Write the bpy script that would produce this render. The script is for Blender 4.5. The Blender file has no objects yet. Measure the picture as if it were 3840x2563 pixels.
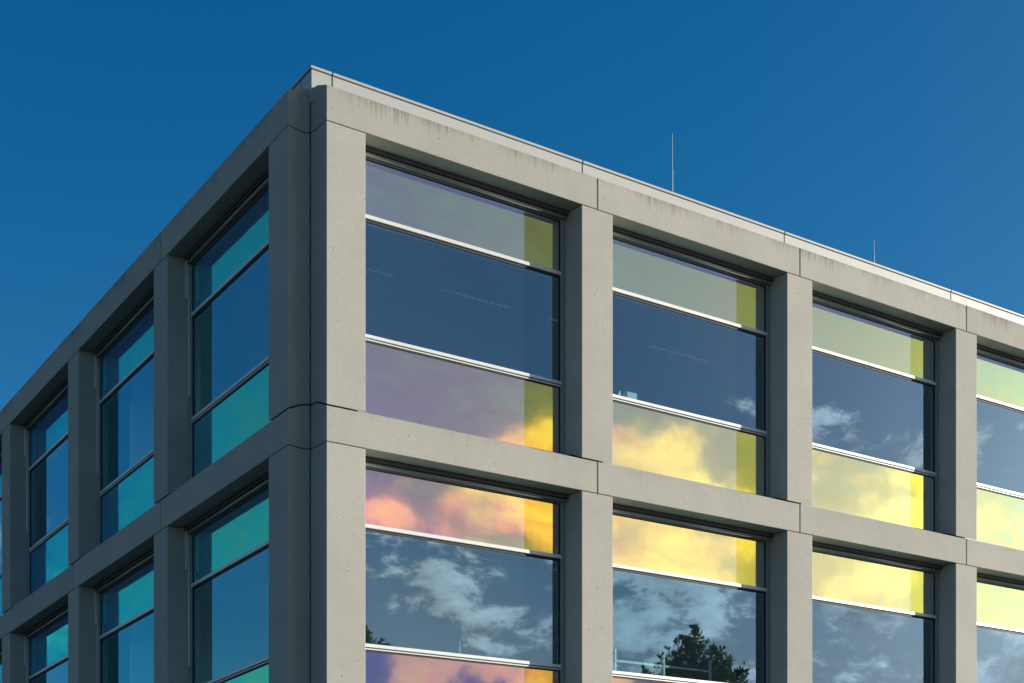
import bpy, bmesh, math, random
from mathutils import Vector, Matrix

scene = bpy.context.scene
COL = scene.collection
random.seed(7)

# ------------------------------------------------------------------ camera
EYE = 1.6
cam_d = bpy.data.cameras.new("camera")
cam = bpy.data.objects.new("camera", cam_d)
COL.objects.link(cam)
cam.location = (0, 0, EYE)
cam.rotation_euler = (math.radians(90), 0, 0)
cam_d.sensor_width = 36.0
cam_d.lens = 36.0 * 5595.0 / 3840.0
cam_d.shift_y = 2314.5 / 3840.0
cam_d.clip_start = 0.1
cam_d.clip_end = 5000
scene.camera = cam

# ------------------------------------------------------------------ light
SUN_EL = math.radians(11.4)
SUN_AZ = math.radians(80.6)          # from +Y towards +X
SUN_DIR = Vector((math.sin(SUN_AZ) * math.cos(SUN_EL), math.cos(SUN_AZ) * math.cos(SUN_EL), math.sin(SUN_EL)))
sun_d = bpy.data.lights.new("sun", "SUN")
sun_d.energy = 5.0
sun_d.angle = math.radians(0.5)
sun_d.color = (1.0, 0.95, 0.83)
sun = bpy.data.objects.new("sun", sun_d)
COL.objects.link(sun)
sun.location = SUN_DIR * 60
sun.rotation_euler = SUN_DIR.to_track_quat('Z', 'Y').to_euler()

scene.view_settings.view_transform = 'Standard'
scene.view_settings.look = 'None'
scene.view_settings.gamma = 1.0
scene.view_settings.use_curve_mapping = False
scene.view_settings.exposure = 0.6


class NT:
    """small helper round a node tree"""
    def __init__(s, tree):
        s.t = tree
        s.n = tree.nodes
        s.n.clear()

    def add(s, typ, **kw):
        nd = s.n.new(typ)
        for k, v in kw.items():
            setattr(nd, k, v)
        return nd

    def link(s, a, b):
        s.t.links.new(a, b)

    def put(s, sock, v):
        if isinstance(v, bpy.types.NodeSocket):
            s.link(v, sock)
        elif isinstance(v, (tuple, list)) and len(v) == 3 and sock.type == 'RGBA':
            sock.default_value = (*v, 1)
        else:
            sock.default_value = v

    def math(s, op, a, b=None, c=None, clamp=False):
        nd = s.add('ShaderNodeMath', operation=op, use_clamp=clamp)
        for i, v in enumerate((a, b, c)):
            if v is not None:
                s.put(nd.inputs[i], v)
        return nd.outputs[0]

    def vmath(s, op, a, b=None):
        nd = s.add('ShaderNodeVectorMath', operation=op)
        s.put(nd.inputs[0], a)
        if b is not None:
            s.put(nd.inputs[1], b)
        return nd.outputs['Value'] if op in ('DOT_PRODUCT', 'LENGTH') else nd.outputs[0]

    def mix(s, fac, a, b, mode='MIX'):
        nd = s.add('ShaderNodeMix', data_type='RGBA', blend_type=mode)
        s.put(nd.inputs[0], fac)
        s.put(nd.inputs[6], a)
        s.put(nd.inputs[7], b)
        return nd.outputs[2]

    def noise(s, vec, scale, detail=4, rough=0.55, dist=0.0):
        nd = s.add('ShaderNodeTexNoise')
        s.put(nd.inputs['Vector'], vec)
        nd.inputs['Scale'].default_value = scale
        nd.inputs['Detail'].default_value = detail
        nd.inputs['Roughness'].default_value = rough
        nd.inputs['Distortion'].default_value = dist
        return nd.outputs['Fac']

    def smooth(s, v, lo, hi, a=0.0, b=1.0):
        nd = s.add('ShaderNodeMapRange', interpolation_type='SMOOTHSTEP')
        for i, q in enumerate((v, lo, hi, a, b)):
            s.put(nd.inputs[i], q)
        return nd.outputs[0]

    def ramp(s, v, stops):
        nd = s.add('ShaderNodeValToRGB')
        s.put(nd.inputs[0], v)
        e = nd.color_ramp.elements
        while len(e) > 1:
            e.remove(e[-1])
        e[0].position, e[0].color = stops[0][0], (*stops[0][1], 1)
        for p, c in stops[1:]:
            q = e.new(p)
            q.color = (*c, 1)
        return nd.outputs[0]

    def combine(s, x, y, z):
        nd = s.add('ShaderNodeCombineXYZ')
        for i, v in enumerate((x, y, z)):
            s.put(nd.inputs[i], v)
        return nd.outputs[0]

    def sep(s, v):
        nd = s.add('ShaderNodeSeparateXYZ')
        s.put(nd.inputs[0], v)
        return nd.outputs


# ------------------------------------------------------------------ world
world = bpy.data.worlds.new("World")
scene.world = world
world.use_nodes = True
W = NT(world.node_tree)
SKY_STRENGTH = 0.10
w_out = W.add('ShaderNodeOutputWorld')
bg = W.add('ShaderNodeBackground')
bg.inputs['Strength'].default_value = SKY_STRENGTH
W.link(bg.outputs[0], w_out.inputs[0])
sky = W.add('ShaderNodeTexSky', sky_type='NISHITA')
sky.sun_disc = False
sky.sun_elevation = SUN_EL
sky.sun_rotation = SUN_AZ
sky.altitude = 0
sky.air_density = 1.0
sky.dust_density = 0.6
sky.ozone_density = 3.0
tc = W.add('ShaderNodeTexCoord')
dirv = W.vmath('NORMALIZE', tc.outputs['Generated'])
dz = W.sep(dirv)[2]
sdot = W.math('MAXIMUM', W.vmath('DOT_PRODUCT', dirv, tuple(SUN_DIR)), -1.0)
# scattered sky light is polarised most at a right angle to the sun and least near it (the picture was taken through a polariser)
pol = W.math('SUBTRACT', 1.0, W.math('MULTIPLY', sdot, sdot))
pol = W.smooth(pol, 0.10, 0.92)
hs = W.add('ShaderNodeHueSaturation')
hs.inputs['Saturation'].default_value = 1.35
W.link(sky.outputs[0], hs.inputs['Color'])
deep = W.mix(1.0, hs.outputs[0], (0.85, 0.93, 0.95), 'MULTIPLY')
pale = W.mix(1.0, sky.outputs[0], (0.76, 0.77, 0.77), 'MULTIPLY')
sky_col = W.mix(pol, pale, deep)
# fair-weather clouds in a low band all round the horizon, blue sky above
CLOUD_SHIFT = (1.7, 13.1, 2.4)
cvec = W.vmath('ADD', W.vmath('MULTIPLY', dirv, (1.0, 1.0, 1.7)), CLOUD_SHIFT)
warp = W.noise(cvec, 5.0, 3, 0.5)
cvec2 = W.vmath('ADD', cvec, W.combine(W.math('MULTIPLY', warp, 0.10), 0.0, W.math('MULTIPLY', warp, 0.06)))
n1 = W.noise(cvec2, 9.5, 12, 0.66, 0.2)
n3 = W.noise(cvec2, 42.0, 6, 0.6, 0.4)
n1 = W.math('ADD', n1, W.math('MULTIPLY', W.math('SUBTRACT', n3, 0.5), 0.23))
big = W.noise(cvec, 2.6, 2, 0.5)
thr = W.smooth(dz, 0.310, 0.362, 0.460, 0.75)
thr = W.math('SUBTRACT', thr, W.math('MULTIPLY', W.smooth(sdot, 0.82, 0.99), 0.05))
thr = W.math('ADD', thr, W.math('MULTIPLY', W.math('SUBTRACT', big, 0.5), -0.28))
toward = W.smooth(sdot, -0.2, 0.85)
thr = W.math('ADD', thr, W.math('MULTIPLY', W.math('SUBTRACT', 1.0, toward), 0.05))
dens = W.smooth(W.math('SUBTRACT', n1, thr), 0.0, 0.10)
dens = W.math('MULTIPLY', dens, W.math('ADD', 0.34, W.math('MULTIPLY', toward, 0.64)))
nlit = W.noise(W.vmath('ADD', cvec2, tuple(SUN_DIR * 0.03)), 9.5, 12, 0.66, 0.2)
relief = W.math('MULTIPLY', W.math('SUBTRACT', n1, nlit), 2.2)
fwd = W.math('POWER', W.math('MAXIMUM', sdot, 0.0), 7.0)
bright = W.math('ADD', W.math('MULTIPLY', fwd, 4.6), W.math('ADD', W.math('ADD', 3.4, W.math('MULTIPLY', dens, 3.0)), W.math('MULTIPLY', relief, 14.0)))
bright = W.math('MAXIMUM', bright, 1.2)
cloud_col = W.mix(1.0, (1.0, 0.97, 0.93), W.combine(bright, bright, bright), 'MULTIPLY')
hazy = W.math('MULTIPLY', W.smooth(dz, 0.31, 0.13), W.math('MULTIPLY', W.smooth(sdot, 0.3, 0.92), 0.80))
sky_col = W.mix(hazy, sky_col, (5.7, 5.5, 5.4))
final = W.mix(dens, sky_col, cloud_col)
aureole = W.math('MULTIPLY', W.math('POWER', W.math('MAXIMUM', sdot, 0.0), 40.0), 8.5)
final = W.mix(1.0, final, W.mix(1.0, (1.0, 0.98, 0.93), W.combine(aureole, aureole, aureole), 'MULTIPLY'), 'ADD')
W.link(final, bg.inputs['Color'])

# ------------------------------------------------------------------ frames
dR = Vector((0.8234, 0.5674)).normalized()
dL = Vector((-dR.y, dR.x))
CX = Vector((-2.08, 16.72)) - 0.32 * dR        # corner where both facade planes would meet
TILT = 0.02874                                 # slight fall of the site-built lines
YAW = math.atan2(dR.y, dR.x)


def axes(side):
    return (dR, dL) if side == 'R' else (dL, dR)


def world_pt(side, u, d, h):
    a, b = axes(side)
    p = CX + u * a + d * b
    return Vector((p.x, p.y, h + EYE + TILT * p.x))


# ------------------------------------------------------------------ materials
def new_mat(name):
    m = bpy.data.materials.new(name)
    m.use_nodes = True
    return m, NT(m.node_tree)


def out_principled(T, **kw):
    o = T.add('ShaderNodeOutputMaterial')
    p = T.add('ShaderNodeBsdfPrincipled')
    T.link(p.outputs[0], o.inputs[0])
    for k, v in kw.items():
        T.put(p.inputs[k.replace('_', ' ')], v)
    return p


def obj_coords(T):
    t = T.add('ShaderNodeTexCoord')
    oi = T.add('ShaderNodeObjectInfo')
    r = T.math('MULTIPLY', oi.outputs['Random'], 37.0)
    return T.vmath('ADD', t.outputs['Object'], T.combine(r, T.math('MULTIPLY', r, 1.7), T.math('MULTIPLY', r, 0.6))), oi.outputs['Random']


def concrete(name, stain):
    m, T = new_mat(name)
    v, rnd = obj_coords(T)
    fine = T.noise(v, 62.0, 4, 0.75)
    grit = T.noise(v, 260.0, 2, 0.6)
    mid = T.noise(v, 9.0, 4, 0.6)
    large = T.noise(v, 1.3, 3, 0.5)
    val = T.math('ADD', T.math('MULTIPLY', T.math('SUBTRACT', fine, 0.5), 0.42), 1.0)
    val = T.math('ADD', val, T.math('MULTIPLY', T.math('SUBTRACT', mid, 0.5), 0.13))
    val = T.math('ADD', val, T.math('MULTIPLY', T.math('SUBTRACT', large, 0.5), 0.24))
    val = T.math('ADD', val, T.math('MULTIPLY', T.math('SUBTRACT', rnd, 0.5), 0.09))
    base = T.mix(1.0, (0.384, 0.363, 0.322), T.combine(val, val, val), 'MULTIPLY')
    # air holes, and glints of the sand painted in as pale specks
    vo = T.add('ShaderNodeTexVoronoi')
    T.put(vo.inputs['Vector'], v)
    vo.inputs['Scale'].default_value = 15.0
    pick = T.sep(vo.outputs['Color'])[0]
    hole = T.math('MULTIPLY', T.math('LESS_THAN', vo.outputs['Distance'], 0.13), T.math('GREATER_THAN', pick, 0.935))
    base = T.mix(T.math('MULTIPLY', hole, 0.75), base, (0.07, 0.065, 0.06))
    vo2 = T.add('ShaderNodeTexVoronoi')
    T.put(vo2.inputs['Vector'], v)
    vo2.inputs['Scale'].default_value = 70.0
    pick2 = T.sep(vo2.outputs['Color'])[1]
    glint = T.math('MULTIPLY', T.math('LESS_THAN', vo2.outputs['Distance'], 0.22), T.math('GREATER_THAN', pick2, 0.975))
    base = T.mix(T.math('MULTIPLY', glint, 0.5), base, (0.85, 0.84, 0.80))
    # rain streaks running down from the top edge
    uv = T.add('ShaderNodeUVMap')
    uh = T.sep(uv.outputs[0])
    sv = T.combine(T.math('ADD', T.math('MULTIPLY', uh[0], 34.0), T.math('MULTIPLY', rnd, 91.0)), T.math('MULTIPLY', uh[1], 1.6), 0.0)
    st = T.noise(sv, 1.0, 5, 0.62)
    sv2 = T.combine(T.math('ADD', T.math('MULTIPLY', uh[0], 1.3), T.math('MULTIPLY', rnd, 13.0)), 3.1, 0.0)
    patch = T.noise(sv2, 1.0, 2, 0.5)
    stq = T.smooth(st, 0.33, 0.66)
    ptq = T.smooth(patch, 0.36, 0.66)
    ln = T.math('ADD', 0.05, T.math('MULTIPLY', T.math('MULTIPLY', stq, T.math('ADD', 0.20, T.math('MULTIPLY', ptq, 0.80))), 0.26))
    run = T.math('DIVIDE', T.math('SUBTRACT', uh[1], T.math('SUBTRACT', 0.400, ln)), ln, clamp=True)
    run = T.math('POWER', run, 1.35)
    sm = T.math('MULTIPLY', run, T.math('MULTIPLY', T.math('ADD', 0.28, T.math('MULTIPLY', stq, 0.72)), T.math('ADD', 0.22, T.math('MULTIPLY', ptq, 0.78))))
    base = T.mix(T.math('MULTIPLY', sm, stain), base, (0.115, 0.10, 0.075))
    p = out_principled(T, Base_Color=base, Roughness=0.86)
    p.inputs['Specular IOR Level'].default_value = 0.25
    bmp = T.add('ShaderNodeBump')
    bmp.inputs['Strength'].default_value = 0.55
    bmp.inputs['Distance'].default_value = 0.004
    hgt = T.math('ADD', fine, T.math('MULTIPLY', grit, 0.4))
    hgt = T.math('SUBTRACT', hgt, T.math('MULTIPLY', hole, 1.5))
    T.link(hgt, bmp.inputs['Height'])
    T.link(bmp.outputs[0], p.inputs['Normal'])
    return m


def plain(name, col, rough=0.5, metal=0.0, var=0.08, scale=6.0, spec=0.5, bump=0.0):
    m, T = new_mat(name)
    v, rnd = obj_coords(T)
    n = T.noise(v, scale, 5, 0.6)
    val = T.math('ADD', 1.0 - var * 0.5, T.math('MULTIPLY', n, var))
    base = T.mix(1.0, col, T.combine(val, val, val), 'MULTIPLY')
    p = out_principled(T, Base_Color=base, Roughness=T.math('ADD', rough - 0.05, T.math('MULTIPLY', n, 0.1)), Metallic=metal)
    p.inputs['Specular IOR Level'].default_value = spec
    if bump:
        b = T.add('ShaderNodeBump')
        b.inputs['Strength'].default_value = bump
        b.inputs['Distance'].default_value = 0.01
        T.link(n, b.inputs['Height'])
        T.link(b.outputs[0], p.inputs['Normal'])
    return m


def dichroic_glass():
    """dichroic film behind glass: mirror colour follows the angle of incidence, blue is let through to the backing"""
    m, T = new_mat('dichroic_glass')
    v, rnd = obj_coords(T)
    geo = T.add('ShaderNodeNewGeometry')
    cosi = T.math('ABSOLUTE', T.vmath('DOT_PRODUCT', geo.outputs['Incoming'], geo.outputs['True Normal']))
    # film thickness wanders along drawn-out streaks
    stv = T.vmath('MULTIPLY', v, (1.0, 1.0, 2.6))
    th = T.noise(stv, 1.6, 5, 0.55, 0.8)
    th2 = T.noise(v, 0.5, 2, 0.5)
    c = T.math('ADD', cosi, T.math('MULTIPLY', T.math('SUBTRACT', th, 0.5), 0.20))
    c = T.math('ADD', c, T.math('MULTIPLY', T.math('SUBTRACT', th2, 0.5), 0.08))
    tint = T.ramp(c, [(0.20, (0.02, 0.50, 0.62)), (0.30, (0.03, 0.78, 0.62)), (0.38, (0.08, 0.98, 0.52)), (0.46, (0.36, 0.98, 0.36)),
                      (0.53, (0.62, 0.86, 0.24)), (0.60, (0.84, 0.83, 0.13)), (0.67, (0.98, 0.81, 0.06)), (0.73, (1.0, 0.76, 0.04)),
                      (0.77, (1.0, 0.64, 0.03)), (0.80, (1.0, 0.50, 0.04)), (0.83, (1.0, 0.41, 0.06)), (0.87, (1.0, 0.35, 0.13)), (0.93, (0.92, 0.32, 0.45))])
    gl = T.add('ShaderNodeBsdfGlossy')
    gl.inputs['Roughness'].default_value = 0.045
    T.link(T.mix(1.0, tint, (0.70, 0.70, 0.70), 'MULTIPLY'), gl.inputs['Color'])
    bmp = T.add('ShaderNodeBump')
    bmp.inputs['Strength'].default_value = 0.25
    bmp.inputs['Distance'].default_value = 0.004
    T.link(T.noise(v, 2.2, 2, 0.4), bmp.inputs['Height'])
    rv = T.add('ShaderNodeTexWhiteNoise', noise_dimensions='1D')
    T.put(rv.inputs['W'], rnd)
    nrm = T.vmath('NORMALIZE', T.vmath('ADD', bmp.outputs[0], T.vmath('MULTIPLY', T.vmath('SUBTRACT', rv.outputs['Color'], (0.5, 0.5, 0.5)), (0.007, 0.007, 0.007))))
    T.link(nrm, gl.inputs['Normal'])
    df = T.add('ShaderNodeBsdfDiffuse')
    specks = T.smooth(T.noise(T.vmath('MULTIPLY', v, (1.0, 1.0, 0.35)), 26.0, 4, 0.7), 0.66, 0.80)
    T.link(T.mix(T.math('MULTIPLY', specks, 0.35), (0.046, 0.068, 0.195), (0.30, 0.30, 0.30)), df.inputs['Color'])
    sheen = T.add('ShaderNodeBsdfGlossy')       # slight forward scatter of the dusty outer face
    sheen.inputs['Roughness'].default_value = 0.55
    sheen.inputs['Color'].default_value = (0.009, 0.009, 0.018, 1)
    a0 = T.add('ShaderNodeAddShader')
    T.link(df.outputs[0], a0.inputs[0])
    T.link(sheen.outputs[0], a0.inputs[1])
    a = T.add('ShaderNodeAddShader')
    T.link(gl.outputs[0], a.inputs[0])
    T.link(a0.outputs[0], a.inputs[1])
    o = T.add('ShaderNodeOutputMaterial')
    T.link(a.outputs[0], o.inputs[0])
    return m


def clear_glass():
    m, T = new_mat('solar_glass')
    v, rnd = obj_coords(T)
    geo = T.add('ShaderNodeNewGeometry')
    cosi = T.math('ABSOLUTE', T.vmath('DOT_PRODUCT', geo.outputs['Incoming'], geo.outputs['True Normal']))
    front = T.math('SUBTRACT', 1.0, geo.outputs['Backfacing'])
    tint = T.ramp(cosi, [(0.15, (0.40, 0.60, 0.70)), (0.35, (0.05, 0.33, 0.40)), (0.50, (0.18, 0.26, 0.31)), (0.65, (0.145, 0.215, 0.29)), (0.76, (0.10, 0.185, 0.25)), (0.84, (0.165, 0.245, 0.305))])
    gl = T.add('ShaderNodeBsdfGlossy')
    gl.inputs['Roughness'].default_value = 0.0
    T.link(tint, gl.inputs['Color'])
    bmp = T.add('ShaderNodeBump')
    bmp.inputs['Strength'].default_value = 0.10
    bmp.inputs['Distance'].default_value = 0.003
    T.link(T.noise(v, 1.5, 1, 0.4), bmp.inputs['Height'])
    rv = T.add('ShaderNodeTexWhiteNoise', noise_dimensions='1D')
    T.put(rv.inputs['W'], rnd)
    nrm = T.vmath('NORMALIZE', T.vmath('ADD', bmp.outputs[0], T.vmath('MULTIPLY', T.vmath('SUBTRACT', rv.outputs['Color'], (0.5, 0.5, 0.5)), (0.007, 0.007, 0.007))))
    T.link(nrm, gl.inputs['Normal'])
    tr = T.add('ShaderNodeBsdfTransparent')
    tr.inputs['Color'].default_value = (0.70, 0.83, 0.85, 1)
    df = T.add('ShaderNodeBsdfDiffuse')
    dirt = T.smooth(T.noise(T.vmath('MULTIPLY', v, (1.0, 1.0, 0.25)), 30.0, 4, 0.7), 0.64, 0.82)
    T.link(T.mix(dirt, (0.005, 0.008, 0.009), (0.06, 0.07, 0.07)), df.inputs['Color'])
    a = T.add('ShaderNodeAddShader')
    T.link(gl.outputs[0], a.inputs[0])
    T.link(tr.outputs[0], a.inputs[1])
    a2 = T.add('ShaderNodeAddShader')
    T.link(a.outputs[0], a2.inputs[0])
    T.link(df.outputs[0], a2.inputs[1])
    # the coating sits on the outer face; the inner face only lets light through
    mx = T.add('ShaderNodeMixShader')
    T.link(geo.outputs['Backfacing'], mx.inputs[0])
    T.link(a2.outputs[0], mx.inputs[1])
    T.link(tr.outputs[0], mx.inputs[2])
    o = T.add('ShaderNodeOutputMaterial')
    T.link(mx.outputs[0], o.inputs[0])
    return m


def ground_mat():
    m, T = new_mat('lawn_and_paving')
    t = T.add('ShaderNodeTexCoord')
    n = T.noise(t.outputs['Object'], 0.08, 6, 0.6)
    n2 = T.noise(t.outputs['Object'], 3.0, 6, 0.7)
    c = T.mix(T.smooth(n, 0.45, 0.55), (0.022, 0.03, 0.012), (0.05, 0.048, 0.043))
    c = T.mix(T.math('MULTIPLY', n2, 0.4), c, (0.05, 0.05, 0.035))
    out_principled(T, Base_Color=c, Roughness=0.95)
    return m


def foliage_mat():
    m, T = new_mat('willow_foliage')
    v, rnd = obj_coords(T)
    n = T.noise(v, 2.2, 3, 0.6)
    c = T.mix(n, (0.045, 0.072, 0.036), (0.105, 0.135, 0.062))
    p = out_principled(T, Base_Color=c, Roughness=0.65)
    tr = T.add('ShaderNodeBsdfTranslucent')
    T.link(T.mix(1.0, c, (1.5, 1.6, 0.8), 'MULTIPLY'), tr.inputs['Color'])
    mx = T.add('ShaderNodeMixShader')
    mx.inputs[0].default_value = 0.4
    T.link(p.outputs[0], mx.inputs[1])
    T.link(tr.outputs[0], mx.inputs[2])
    o = [n for n in T.n if n.type == 'OUTPUT_MATERIAL'][0]
    T.link(mx.outputs[0], o.inputs[0])
    return m


def lamp_mat():
    m, T = new_mat('lit_lamp')
    em = T.add('ShaderNodeEmission')
    em.inputs['Color'].default_value = (0.95, 1.0, 0.98, 1)
    em.inputs['Strength'].default_value = 0.035
    o = T.add('ShaderNodeOutputMaterial')
    T.link(em.outputs[0], o.inputs[0])
    return m


M = {
    'lamp': lamp_mat(),
    'beam': concrete('precast_concrete', 0.16),
    'topbeam': concrete('weathered_precast_concrete', 0.80),
    'column': concrete('precast_column_concrete', 0.0),
    'film': dichroic_glass(),
    'glass': clear_glass(),
    'rail': plain('pale_aluminium', (0.62, 0.62, 0.60), 0.42, 0.15, 0.05, 4.0),
    'frame': plain('grey_aluminium_frame', (0.27, 0.28, 0.29), 0.45, 0.2, 0.08, 4.0),
    'gasket': plain('black_rubber', (0.012, 0.012, 0.013), 0.7, 0.0, 0.2, 20.0),
    'box': plain('dark_blind_housing', (0.085, 0.08, 0.082), 0.55, 0.1, 0.1, 6.0),
    'tube': plain('blind_tube_metal', (0.30, 0.31, 0.29), 0.35, 0.3, 0.1, 6.0),
    'fascia': plain('parapet_sheet_metal', (0.43, 0.425, 0.40), 0.42, 0.1, 0.05, 1.2),
    'seal': plain('joint_sealant', (0.015, 0.015, 0.015), 0.8, 0.0, 0.2, 20.0),
    'roof': plain('roof_gravel', (0.20, 0.19, 0.18), 0.95, 0.0, 0.4, 25.0),
    'inside': plain('white_plaster', (0.55, 0.55, 0.53), 0.8, 0.0, 0.04, 2.0),
    'carpet': plain('grey_carpet', (0.10, 0.10, 0.11), 0.95, 0.0, 0.2, 30.0),
    'rod': plain('galvanised_rod', (0.42, 0.45, 0.48), 0.4, 0.3, 0.1, 6.0),
    'card': plain('pale_cardboard', (0.50, 0.49, 0.46), 0.8, 0.0, 0.1, 6.0),
    'ground': ground_mat(),
    'leaf': foliage_mat(),
    'bark': plain('tree_bark', (0.075, 0.055, 0.04), 0.9, 0.0, 0.5, 9.0, bump=0.6),
}


# ------------------------------------------------------------------ mesh building
class Geo:
    """collects solids given in facade coordinates: u along the facade, d into the building, h up"""
    def __init__(s, side):
        s.side = side
        s.sg = 1.0 if side == 'R' else -1.0
        a, b = axes(side)
        s.ka, s.kb = TILT * a.x, TILT * b.x
        s.bm = bmesh.new()

    def co(s, u, d, h):
        return Vector((s.sg * u, d, h + s.ka * u + s.kb * d))

    def prism(s, plan, lo, hi):
        """plan: (u, d) loop; lo and hi: height or list of heights per point"""
        n = len(plan)
        lo = lo if isinstance(lo, (list, tuple)) else [lo] * n
        hi = hi if isinstance(hi, (list, tuple)) else [hi] * n
        vb = [s.bm.verts.new(s.co(u, d, z)) for (u, d), z in zip(plan, lo)]
        vt = [s.bm.verts.new(s.co(u, d, z)) for (u, d), z in zip(plan, hi)]
        for i in range(n):
            j = (i + 1) % n
            s.bm.faces.new((vb[i], vb[j], vt[j], vt[i]))
        return vb, vt

    def cap(s, vs, strips=None):
        if strips is None:
            s.bm.faces.new(vs)
        else:
            for idx in strips:
                s.bm.faces.new([vs[i] for i in idx])

    def box(s, u0, u1, d0, d1, h0, h1):
        vb, vt = s.prism([(u0, d0), (u1, d0), (u1, d1), (u0, d1)], h0, h1)
        s.cap(vb)
        s.cap(vt)

    def tube(s, u0, u1, d, h, r, n=14):
        ra, rb = [], []
        for i in range(n):
            t = 2 * math.pi * i / n
            ra.append(s.bm.verts.new(s.co(u0, d + r * math.cos(t), h + r * math.sin(t))))
            rb.append(s.bm.verts.new(s.co(u1, d + r * math.cos(t), h + r * math.sin(t))))
        for i in range(n):
            j = (i + 1) % n
            s.bm.faces.new((ra[i], ra[j], rb[j], rb[i]))
        s.bm.faces.new(ra)
        s.bm.faces.new(rb)

    def rod(s, u, d, h0, h1, r, r1=None, n=10):
        r1 = r if r1 is None else r1
        ra, rb = [], []
        for i in range(n):
            t = 2 * math.pi * i / n
            ra.append(s.bm.verts.new(s.co(u + r * math.cos(t), d + r * math.sin(t), h0)))
            rb.append(s.bm.verts.new(s.co(u + r1 * math.cos(t), d + r1 * math.sin(t), h1)))
        for i in range(n):
            j = (i + 1) % n
            s.bm.faces.new((ra[i], ra[j], rb[j], rb[i]))
        s.bm.faces.new(ra)
        s.bm.faces.new(rb)

    def mesh(s, name, mat, bevel=0.0, seg=2, smooth=False):
        bm = s.bm
        bmesh.ops.recalc_face_normals(bm, faces=bm.faces)
        if bevel:
            ed = [e for e in bm.edges if len(e.link_faces) == 2 and e.calc_face_angle(0.0) > 0.35]
            bmesh.ops.bevel(bm, geom=ed, offset=bevel, offset_type='OFFSET', segments=seg, profile=0.5, affect='EDGES', clamp_overlap=True)
        uvl = bm.loops.layers.uv.new("UVMap")
        for f in bm.faces:
            f.smooth = smooth
            for lp in f.loops:
                c = lp.vert.co
                u, d = s.sg * c.x, c.y
                lp[uvl].uv = (u, c.z - s.ka * u - s.kb * d)
        me = bpy.data.meshes.new(name)
        bm.to_mesh(me)
        bm.free()
        me.materials.append(mat)
        return me


def spin(side):
    return YAW if side == 'R' else YAW - math.pi / 2


BLD = bpy.data.objects.new("office_building", None)
COL.objects.link(BLD)
BLD.location = (CX.x, CX.y, 0)
BLD['label'] = "grey concrete grid office building with colour-shifting glass windows under a blue sky"
BLD['category'] = "building"


def part(name, me, side, u=0.0, d=0.0, h=0.0, label=None):
    o = bpy.data.objects.new(name, me)
    COL.objects.link(o)
    o.parent = BLD
    o.location = world_pt(side, u, d, h) - BLD.location
    o.rotation_euler = (0, 0, spin(side))
    if label:
        o['label'] = label
    return o


def sub(name, me, parent, label=None):
    o = bpy.data.objects.new(name, me)
    COL.objects.link(o)
    o.parent = parent
    if label:
        o['label'] = label
    return o


def thing(name, label, cat, me, side, u=0.0, d=0.0, h=0.0, group=None, loc=None):
    o = bpy.data.objects.new(name, me)
    COL.objects.link(o)
    o.location = world_pt(side, u, d, h) if loc is None else loc
    o.rotation_euler = (0, 0, spin(side))
    o['label'] = label
    o['category'] = cat
    if group:
        o['group'] = group
    return o


# ------------------------------------------------------------------ dimensions
BAYS = 5
J1, BAY = 4.160, 3.592
PITCH = 3.597
H_TOP = 9.463                       # underside of the roof beam above eye height
BEAM_H = 0.395
RISE, RUN = 0.095, 0.21             # top of the beam slopes up towards the glass
BACK = 0.45
GAP = 0.008
JOINTS = [J1 + BAY * i for i in range(BAYS)]


def levels():
    return [H_TOP - PITCH * k for k in range(3)]


# plan of the notched corner, per side: u at depth 0, RUN, notch, back
NOTCH = {'R': [(0.320, 0.0), (0.311, RUN), (0.287, 0.320), (0.400, BACK)],
         'L': [(0.313, 0.0), (0.352, RUN), (0.338, 0.282), (0.505, BACK)]}


def beam_heights(plan, base):
    return [base + (0.0 if d < 1e-6 else RISE) for u, d in plan]


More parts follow.
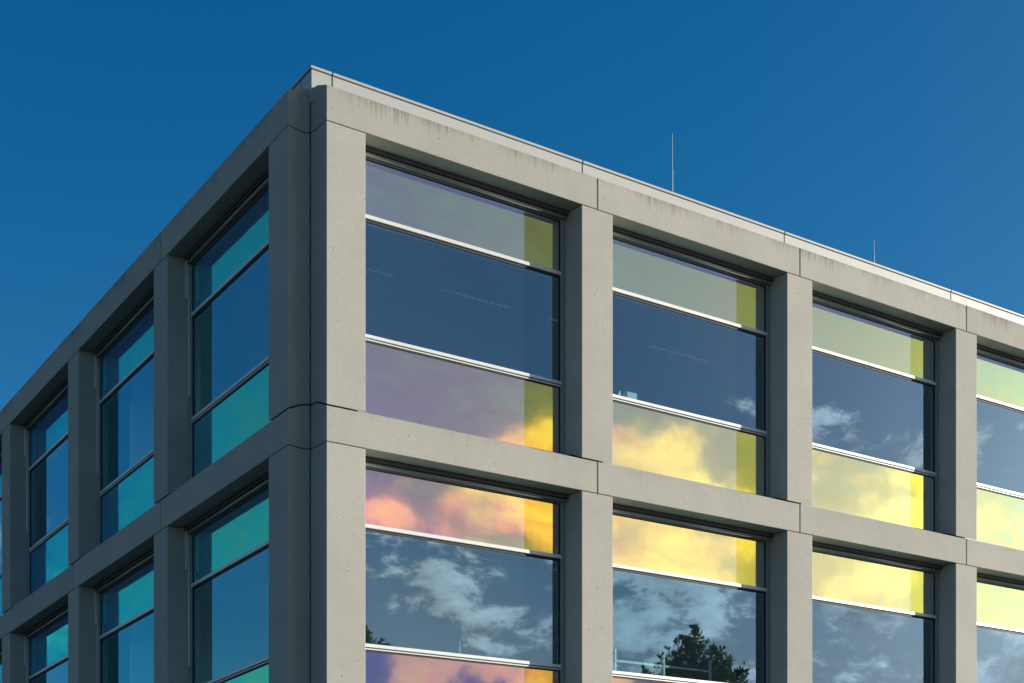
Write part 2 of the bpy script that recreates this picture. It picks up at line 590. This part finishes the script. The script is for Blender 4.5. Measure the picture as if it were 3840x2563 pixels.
for side in 'RL':
    nt = NOTCH[side]
    # corner beam
    def corner_beam(mat):
        g = Geo(side)
        plan = nt + [(J1 - GAP, BACK), (J1 - GAP, RUN), (J1 - GAP, 0.0)]
        vb, vt = g.prism(plan, 0.0, beam_heights(plan, BEAM_H))
        g.cap(vb)
        g.cap(vt, [(0, 1, 5, 6), (1, 2, 3, 4, 5)])
        return g.mesh('corner_beam', mat, 0.007)

    def bay_beam(mat):
        g = Geo(side)
        w = BAY - 2 * GAP
        plan = [(0, 0), (0, RUN), (0, BACK), (w, BACK), (w, RUN), (w, 0)]
        vb, vt = g.prism(plan, 0.0, beam_heights(plan, BEAM_H))
        g.cap(vb)
        g.cap(vt, [(0, 1, 4, 5), (1, 2, 3, 4)])
        return g.mesh('beam', mat, 0.007)

    for k, h in enumerate(levels()):
        mat = M['topbeam'] if k == 0 else M['beam']
        if k < 2:
            cb, bb = corner_beam(mat), bay_beam(mat)
        part('concrete_beam', cb, side, 0, 0, h, 'rain-streaked roof beam at the notched corner' if k == 0 else None)
        for n in range(BAYS - 1):
            part('concrete_beam', bb, side, JOINTS[n] + GAP, 0, h)

    # columns stand on the sloped beam tops
    ch = PITCH - BEAM_H
    foot = 0.018

    def col_heights(plan):
        return [foot + (0.0 if d < 1e-6 else RISE) for u, d in plan]

    g = Geo(side)
    plan = nt + [(0.865, BACK), (0.865, 0.285), (0.843, RUN * 0.66), (0.820, 0.0)]
    plan[-2] = (0.820 + 0.045 * RUN / 0.285, RUN)
    vb, vt = g.prism(plan, col_heights(plan), ch - GAP)
    g.cap(vb, [(0, 1, 6, 7), (1, 2, 3, 4, 5, 6)])
    g.cap(vt)
    corner_col = g.mesh('corner_column', M['column'], 0.007)

    g = Geo(side)
    w, sp = 0.248, 0.045
    wr = w - sp * RUN / 0.285
    plan = [(-w, 0), (-wr, RUN), (-w + sp, 0.285), (-w + sp, BACK), (w - sp, BACK), (w - sp, 0.285), (wr, RUN), (w, 0)]
    # opening narrows towards the glass, so the column widens
    plan = [(-w, 0), (-w - sp * RUN / 0.285, RUN), (-w - sp, 0.285), (-w - sp, BACK), (w + sp, BACK), (w + sp, 0.285), (w + sp * RUN / 0.285, RUN), (w, 0)]
    vb, vt = g.prism(plan, col_heights(plan), ch - GAP)
    g.cap(vb, [(0, 1, 6, 7), (1, 2, 3, 4, 5, 6)])
    g.cap(vt)
    std_col = g.mesh('column', M['column'], 0.007)
    for k in range(3):
        h = H_TOP - PITCH * (k + 1) + BEAM_H
        part('concrete_column', corner_col, side, 0, 0, h)
        for n in range(BAYS):
            part('concrete_column', std_col, side, JOINTS[n], 0, h)

    # ---------------------------------------------------------------- windows (origin: J - BAY, 0, storey beam underside)
    u0, u1 = 0.867, BAY + 0.268 + 0.0          # reveal to reveal, measured from corner plane of bay 1
    u1 = J1 - 0.248 - 0.045 - 0.002
    hb = -(PITCH - BEAM_H - RISE)               # back of the beam top below
    F0, F1 = 0.290, 0.372
    g = Geo(side)
    jw = 0.066
    g.box(u0, u0 + jw, F0, F1, hb + 0.004, -0.004)
    g.box(u1 - jw, u1, F0, F1, hb + 0.004, -0.004)
    g.box(u0 + jw, u1 - jw, F0 + 0.002, F1, -0.110, -0.004)
    g.box(u0 + jw, u1 - jw, F0 + 0.002, F1, hb + 0.004, hb + 0.040)
    frame_me = g.mesh('window_frame', M['frame'], 0.003, 1)

    def pane(h0, h1, mat, name):
        g = Geo(side)
        g.box(u0 + jw + 0.013, u1 - jw - 0.013, 0.315, 0.335, h0, h1)
        return g.mesh(name, mat)
    A1, A0 = 8.702 - H_TOP, 8.656 - H_TOP
    B1, B0 = 7.310 - H_TOP, 7.269 - H_TOP
    C1, C0 = 7.258 - H_TOP, 7.241 - H_TOP
    up_me = pane(A1 - 0.004, -0.118, M['film'], 'upper_pane')
    mid_me = pane(B1 - 0.004, A0 - 0.030, M['glass'], 'middle_pane')
    low_me = pane(hb + 0.040, C0 - 0.016, M['film'], 'lower_pane')
    g = Geo(side)
    g.box(u0 + jw - 0.03, u1 - jw + 0.012, 0.286, 0.345, A0, A1)
    g.box(u0 + jw, u1 - jw, 0.336, 0.36, A0 - 0.04, A0)
    railA = g.mesh('transom', M['rail'], 0.003, 1)
    g = Geo(side)
    g.box(u0 + jw - 0.03, u1 - jw + 0.012, 0.286, 0.345, B0, B1)
    g.box(u0 + jw - 0.002, u1 - jw + 0.006, 0.292, 0.345, C0, C1)
    railB = g.mesh('transom', M['rail'], 0.003, 1)
    g = Geo(side)
    q0, q1 = u0 + jw, u1 - jw
    g.box(q0, q1, 0.308, 0.334, A0 - 0.031, A0 + 0.004)          # under upper transom
    g.box(q0, q1, 0.304, 0.344, C1 - 0.002, B0 + 0.002)          # slot between the twin bars
    g.box(q0, q1, 0.308, 0.344, C0 - 0.017, C0 + 0.002)
    g.box(q0, q1, 0.308, 0.333, -0.119, -0.108)
    for a, b in ((q0 - 0.001, q0 + 0.0135), (q1 - 0.0135, q1 + 0.001)):
        g.box(a, b, 0.3045, 0.3405, hb + 0.02, -0.109)
    gasket = g.mesh('gasket', M['gasket'])
    g = Geo(side)
    g.box(u0 - 0.02, u1 + 0.02, 0.222, 0.288, -0.052, -0.003)
    bbox = g.mesh('blind_box', M['box'], 0.003, 1)
    g = Geo(side)
    g.tube(u0 + 0.004, u1 - 0.004, 0.262, -0.078, 0.024)
    btube = g.mesh('blind_tube', M['tube'], smooth=True)
    # guide rails of the outside blind: a short upper length and a long thin one on each jamb
    guides = []
    for e, sgn in ((u0 - 0.002, 1), (u1 + 0.002, -1)):
        for w_, d_0, d_1, z_ in ((0.034, 0.226, 0.263, -0.57), (0.026, 0.265, 0.288, -1.86)):
            g = Geo(side)
            a, b = sorted((e, e + sgn * w_))
            g.box(a, b, d_0, d_1, z_, -0.053)
            guides.append(g.mesh('blind_guide', M['rail'], 0.002, 1))

    for k in range(2):
        for n in range(BAYS):
            h = H_TOP - PITCH * k
            w_ob = part('window', frame_me, side, BAY * n, 0, h)
            sub('upper_pane', up_me, w_ob)
            sub('middle_pane', mid_me, w_ob)
            sub('lower_pane', low_me, w_ob)
            sub('transom', railA, w_ob)
            sub('transom', railB, w_ob)
            sub('gasket', gasket, w_ob)
            sub('blind_box', bbox, w_ob)
            sub('blind_tube', btube, w_ob)
            if side == 'L':
                for gm in guides:
                    sub('blind_guide', gm, w_ob)

    # ---------------------------------------------------------------- parapet: fascia sheets and coping
    pj = [0.535 + BAY * i for i in range(BAYS)] + [0.535 + BAY * (BAYS - 1) + 2.8]
    pg = 0.009
    c0 = 0.26
    g = Geo(side)
    g.prism_ = None
    plan = [(c0 + 0.012, c0 + 0.012), (pj[0] - pg, c0 + 0.012), (pj[0] - pg, 0.34), (0.34, 0.34)]
    vb, vt = g.prism(plan, 9.78, 10.152)
    g.cap(vb)
    g.cap(vt)
    part('fascia_panel', g.mesh('fascia_corner', M['fascia'], 0.002, 1), side, 0, 0, 0)
    g = Geo(side)
    plan = [(c0, c0), (pj[0] - pg, c0), (pj[0] - pg, 0.62), (0.62, 0.62)]
    vb, vt = g.prism(plan, 10.162, [10.193, 10.193, 10.215, 10.215])
    g.cap(vb)
    g.cap(vt)
    part('coping_panel', g.mesh('coping_corner', M['fascia'], 0.003, 1), side, 0, 0, 0)
    g = Geo(side)
    g.box(0, BAY - 2 * pg, c0 + 0.012, 0.34, 9.78, 10.152)
    fa = g.mesh('fascia', M['fascia'], 0.002, 1)
    g = Geo(side)
    vb, vt = g.prism([(0, c0), (BAY - 2 * pg, c0), (BAY - 2 * pg, 0.62), (0, 0.62)], 10.162, [10.193, 10.193, 10.215, 10.215])
    g.cap(vb)
    g.cap(vt)
    co = g.mesh('coping', M['fascia'], 0.003, 1)
    for n in range(BAYS):
        part('fascia_panel', fa, side, pj[n] + pg, 0, 0)
        part('coping_panel', co, side, pj[n] + pg, 0, 0)
    g = Geo(side)
    g.box(0.36, pj[BAYS - 1] + 3.5, 0.345, 0.60, 9.70, 10.150)
    part('parapet_core', g.mesh('parapet_core', M['seal']), side)

# ------------------------------------------------------------------ inside of the building (only faintly seen through glass)
END = JOINTS[BAYS - 1] - 0.02
for k, h in enumerate(levels()):
    g = Geo('R')
    g.box(0.62, END, 0.62, END, h - 0.005, h + 0.35)
    part('floor_slab', g.mesh('floor_slab', M['carpet'] if k else M['roof']), 'R')
for k in range(2):
    h = H_TOP - PITCH * k
    g = Geo('R')
    pan, cg = 1.2, 0.006
    nx = 15
    ceil = []
    for i in range(nx):
        for j in range(nx):
            if i > 4 and j > 4:
                continue
            a, b = 0.70 + i * pan, 0.70 + j * pan
            g.box(a + cg, min(a + pan - cg, END - 0.1), b + cg, min(b + pan - cg, END - 0.1), h - 0.245, h - 0.215)
    o = part('ceiling_tile', g.mesh('ceiling_tiles', M['inside']), 'R')
    o['kind'] = 'stuff'
    g = Geo('R')
    g.box(0.62, END, 6.9, 7.0, h - PITCH + 0.36, h - 0.006)
    g.box(6.9, 7.0, 0.46, 6.89, h - PITCH + 0.36, h - 0.006) if False else None
    part('partition_wall', g.mesh('partition_wall', M['inside']), 'R')
    g = Geo('L')
    g.box(7.02, END, 6.9, 7.0, h - PITCH + 0.36, h - 0.006)
    part('partition_wall', g.mesh('partition_wall', M['inside']), 'L')
    for side in 'RL':
        g = Geo(side)
        for n in range(BAYS):
            g.box(0.80 + BAY * n, BAY * (n + 1) + 0.25, 0.40, 0.62, 7.255 - H_TOP + h, 7.290 - H_TOP + h)
        part('window_board', g.mesh('window_board', M['inside']), side)
# closing walls
for side in 'RL':
    g = Geo(side)
    g.box(END + 0.32, END + 0.55, 0.02, END + (0.55 if side == 'R' else 0.30), -EYE - 0.6, 10.1)
    part('end_wall', g.mesh('end_wall', M['column']), side)
    g = Geo(side)
    g.box(0.60, END, 0.46, 0.60, -EYE - 0.6, 2.26)
    part('ground_floor_wall', g.mesh('ground_floor_wall', M['frame']), side)
g = Geo('R')
g.box(0.44, 0.60, 0.47, 0.60, -EYE - 0.6, 9.93)  # unseen dark post added to stop light leaking through the corner joint
part('joint_light_stop', g.mesh('joint_light_stop', M['seal']), 'R')

# luminaires
def luminaire():
    g = Geo('R')
    L, wd = 1.18, 0.26
    g.box(0, L, 0, 0.012, -0.05, 0)
    g.box(0, L, wd - 0.012, wd, -0.05, 0)
    g.box(0, L, 0.013, wd - 0.013, -0.006, -0.001)
    body = g.mesh('lamp_housing', M['inside'])
    g = Geo('R')
    for i in range(11):
        x = 0.02 + i * (L - 0.05) / 10
        g.box(x, x + 0.008, 0.0125, wd - 0.0125, -0.049, -0.036)
    lv = g.mesh('louvre', M['rail'])
    g = Geo('R')
    g.tube(0.02, L - 0.02, wd / 2, -0.022, 0.012)
    return body, lv, g.mesh('lamp_tube', M['lamp'])


lum, louv, ltube = luminaire()
names = ["first", "second", "third", "fourth", "fifth", "sixth"]
for k in range(2):
    h = H_TOP - PITCH * k - 0.2455
    for i in range(4):
        o = thing('ceiling_light',
                  f"louvred ceiling light behind {'top' if k == 0 else 'lower'} storey glass, {names[i]} from the building corner",
                  'ceiling light', lum, 'R', 1.42 + 1.87 * i, 2.30, h, group='office ceiling lights')
        sub('louvre', louv, o)
        sub('lamp_tube', ltube, o)

# ------------------------------------------------------------------ roof rods
def roof_rod(u, d, h0, hm, h1, label):
    g = Geo('R')
    g.rod(0, 0, 0, hm - h0, 0.011)
    o = thing('lightning_rod', label, 'lightning rod', g.mesh('rod_base', M['rod']), 'R', u, d, h0, group='rods on the roof')
    g = Geo('R')
    g.rod(0, 0, hm - h0, h1 - h0, 0.0075, 0.005)
    sub('rod_tip', g.mesh('rod_tip', M['rod']), o)
    g = Geo('R')
    g.rod(0, 0, hm - h0 - 0.012, hm - h0 + 0.016, 0.014)
    sub('collar', g.mesh('collar', M['rod']), o)
    g = Geo('R')
    g.box(-0.15, 0.15, -0.15, 0.15, -0.08, -0.001)
    sub('foot', g.mesh('foot', M['beam']), o)


RZ = H_TOP + 0.35 + 0.09
roof_rod(6.264, 1.0, RZ, 10.96, 11.509, "taller thin lightning rod rising from the roof above the second window from the corner")
roof_rod(10.385, 1.0, RZ, 10.78, 11.047, "shorter thin lightning rod on the roof above the third window")

# ------------------------------------------------------------------ things on the window boards
g = Geo('R')
g.box(0.0, 0.17, 0.0, 0.17, 0.0, 0.172)
thing('carton', "small pale carton standing inside the second upper window beside a folded paper", 'carton', g.mesh('carton', M['card'], 0.003, 1), 'R', 5.00, 0.44, H_TOP - 2.17)
g = Geo('R')
vb, vt = g.prism([(0, 0), (0.07, 0.02), (0.11, 0.03), (0.11, 0.05), (0.07, 0.04), (0, 0.02)], 0.0, [0.06, 0.18, 0.10, 0.10, 0.18, 0.06])
g.cap(vb)
g.cap(vt)
thing('folded_paper', "pale pointed sheet of folded paper leaning inside the second upper window", 'paper', g.mesh('folded_paper', M['card']), 'R', 4.845, 0.46, H_TOP - 2.17)

h = H_TOP - PITCH - 2.17
e = bpy.data.objects.new('desk_screen', None)
COL.objects.link(e)
e.location = world_pt('R', 5.01, 0.72, h)
e.rotation_euler = (0, 0, spin('R'))
e['label'] = "pale tubular screen frame with three posts inside the second lower window"
e['category'] = 'screen frame'
for i, up in enumerate((0.0, 0.852, 1.704)):
    g = Geo('R')
    g.box(up, up + 0.035, 0, 0.035, -0.70, 0.414)
    sub('post', g.mesh('post', M['card'], 0.003, 1), e)
for a, b in ((0.037, 0.850), (0.889, 1.702)):
    g = Geo('R')
    g.box(a, b, 0.005, 0.030, 0.242, 0.275)
    sub('cross_bar', g.mesh('cross_bar', M['card'], 0.003, 1), e)
g = Geo('R')
g.rod(0, 0, 0, 0.222, 0.010, 0.007)
thing('desk_stand', "short thin pale stick standing inside the first lower window", 'stand', g.mesh('desk_stand', M['card']), 'R', 2.41, 0.50, h)

# ------------------------------------------------------------------ ground
bm = bmesh.new()
bmesh.ops.create_circle(bm, cap_ends=True, radius=2500, segments=64)
me = bpy.data.meshes.new('ground')
bm.to_mesh(me)
bm.free()
me.materials.append(M['ground'])
gr = bpy.data.objects.new('ground', me)
COL.objects.link(gr)
gr['kind'] = 'structure'


# ------------------------------------------------------------------ trees opposite the sunlit facade (seen mirrored in its glass)
def mirror_pos(px, D):
    """ground position of a tree whose mirror image stands at picture column px, D metres deep"""
    V = Vector(((px - 1920) / 5595 * D, D))
    P = CX + 0.315 * dL
    n = Vector((dR.y, -dR.x))
    return V - 2 * ((V - P).dot(n)) * n


def tree_meshes(H, R, seed, leaders=62, leaf=0.19):
    rnd = random.Random(seed)
    bt = bmesh.new()

    def limb(p0, p1, r0, r1, n=7):
        ax = (p1 - p0).normalized()
        s = ax.orthogonal().normalized()
        t = ax.cross(s)
        a = [bt.verts.new(p0 + r0 * (math.cos(q) * s + math.sin(q) * t)) for q in [2 * math.pi * i / n for i in range(n)]]
        b = [bt.verts.new(p1 + r1 * (math.cos(q) * s + math.sin(q) * t)) for q in [2 * math.pi * i / n for i in range(n)]]
        for i in range(n):
            j = (i + 1) % n
            bt.faces.new((a[i], a[j], b[j], b[i]))
    pts = [Vector((0.12 * math.sin(i * 1.3), 0.10 * math.cos(i * 1.7), H * 0.93 * i / 8)) for i in range(9)]
    pts[0] = Vector((0, 0, -0.1))
    for i in range(8):
        limb(pts[i], pts[i + 1], 0.17 * (1 - i / 9), 0.17 * (1 - (i + 1) / 9))
    verts, faces = [], []

    def leaf_quad(p, dr, ln, wd):
        dr = dr.normalized()
        sd = dr.cross(Vector((rnd.gauss(0, 1), rnd.gauss(0, 1), rnd.gauss(0, 1))))
        if sd.length < 1e-3:
            return
        sd = sd.normalized() * wd
        i = len(verts)
        verts.extend((p, p + dr * ln * 0.45 + sd, p + dr * ln, p + dr * ln * 0.45 - sd))
        faces.append((i, i + 1, i + 2, i + 3))
    tips = [(0.0, 0.0, H)]
    for i in range(leaders):
        r = R * math.sqrt(rnd.random()) * 0.95
        a = rnd.random() * 2 * math.pi
        z = H - 0.05 - 0.62 * r - 0.09 * r * r - rnd.random() * 0.40 * (1 + 0.6 * r)
        tips.append((r * math.cos(a), r * math.sin(a), z))
    for i in range(leaders):
        r = R * (0.75 + 0.35 * rnd.random())
        a = rnd.random() * 2 * math.pi
        z = H - 1.0 * r - rnd.random() * (H * 0.35)
        tips.append((r * math.cos(a), r * math.sin(a), max(1.8, z)))
    for tx, ty, tz in tips:
        tip = Vector((tx, ty, tz))
        rr = math.hypot(tx, ty)
        base = Vector((tx * 0.35, ty * 0.35, tz - 1.2 - rr * 0.7))
        base.z = max(0.9, base.z)
        limb(base, tip, 0.03, 0.006, 4)
        L = (tip - base)
        for s in range(27):
            t = 1 - rnd.random() ** 1.3 * 0.85
            p = base + L * t
            out = Vector((rnd.gauss(0, 1), rnd.gauss(0, 1), rnd.gauss(0.25, 0.6))).normalized()
            tw = (1 - t) * 0.75 + 0.10
            q = p + out * tw * rnd.uniform(0.5, 1.0)
            for w in range(8):
                pp = p.lerp(q, rnd.random())
                leaf_quad(pp, out + Vector((rnd.gauss(0, .5), rnd.gauss(0, .5), rnd.gauss(0.25, .5))) + L.normalized() * 0.5, leaf * rnd.uniform(0.7, 1.2), leaf * 0.11)
    tm = bpy.data.meshes.new('tree_trunk')
    bt.to_mesh(tm)
    bt.free()
    tm.materials.append(M['bark'])
    cm = bpy.data.meshes.new('tree_crown')
    cm.from_pydata(verts, [], faces)
    cm.materials.append(M['leaf'])
    return tm, cm


def tree(px, py, D, seed, R, label):
    H = (3596 - 0.02874 * (px - 1920) - py) / 5595 * D + EYE
    tm, cm = tree_meshes(H, R, seed, leaders=int(12 + 22 * R * R), leaf=0.165)
    p = mirror_pos(px, D)
    e = bpy.data.objects.new('leafy_tree', None)
    COL.objects.link(e)
    e.location = (p.x, p.y, 0)
    e['label'] = label
    e['category'] = 'tree'
    e['group'] = 'trees facing the sunlit facade'
    sub('trunk', tm, e)
    sub('crown', cm, e)


tree(2590, 2325, 45, 3, 2.3, "tallest narrow-leaved tree facing the building, mirrored in the second lower window")
tree(1375, 2365, 45, 5, 0.75, "narrow-leaved tree mirrored at the left edge of the first lower window")
tree(1742, 2495, 52, 9, 1.0, "smaller tree whose top is mirrored in the orange pane of the first lower window")
tree(1862, 2530, 56, 12, 0.9, "lowest tree top mirrored in the orange pane beside the building's yellow edge")
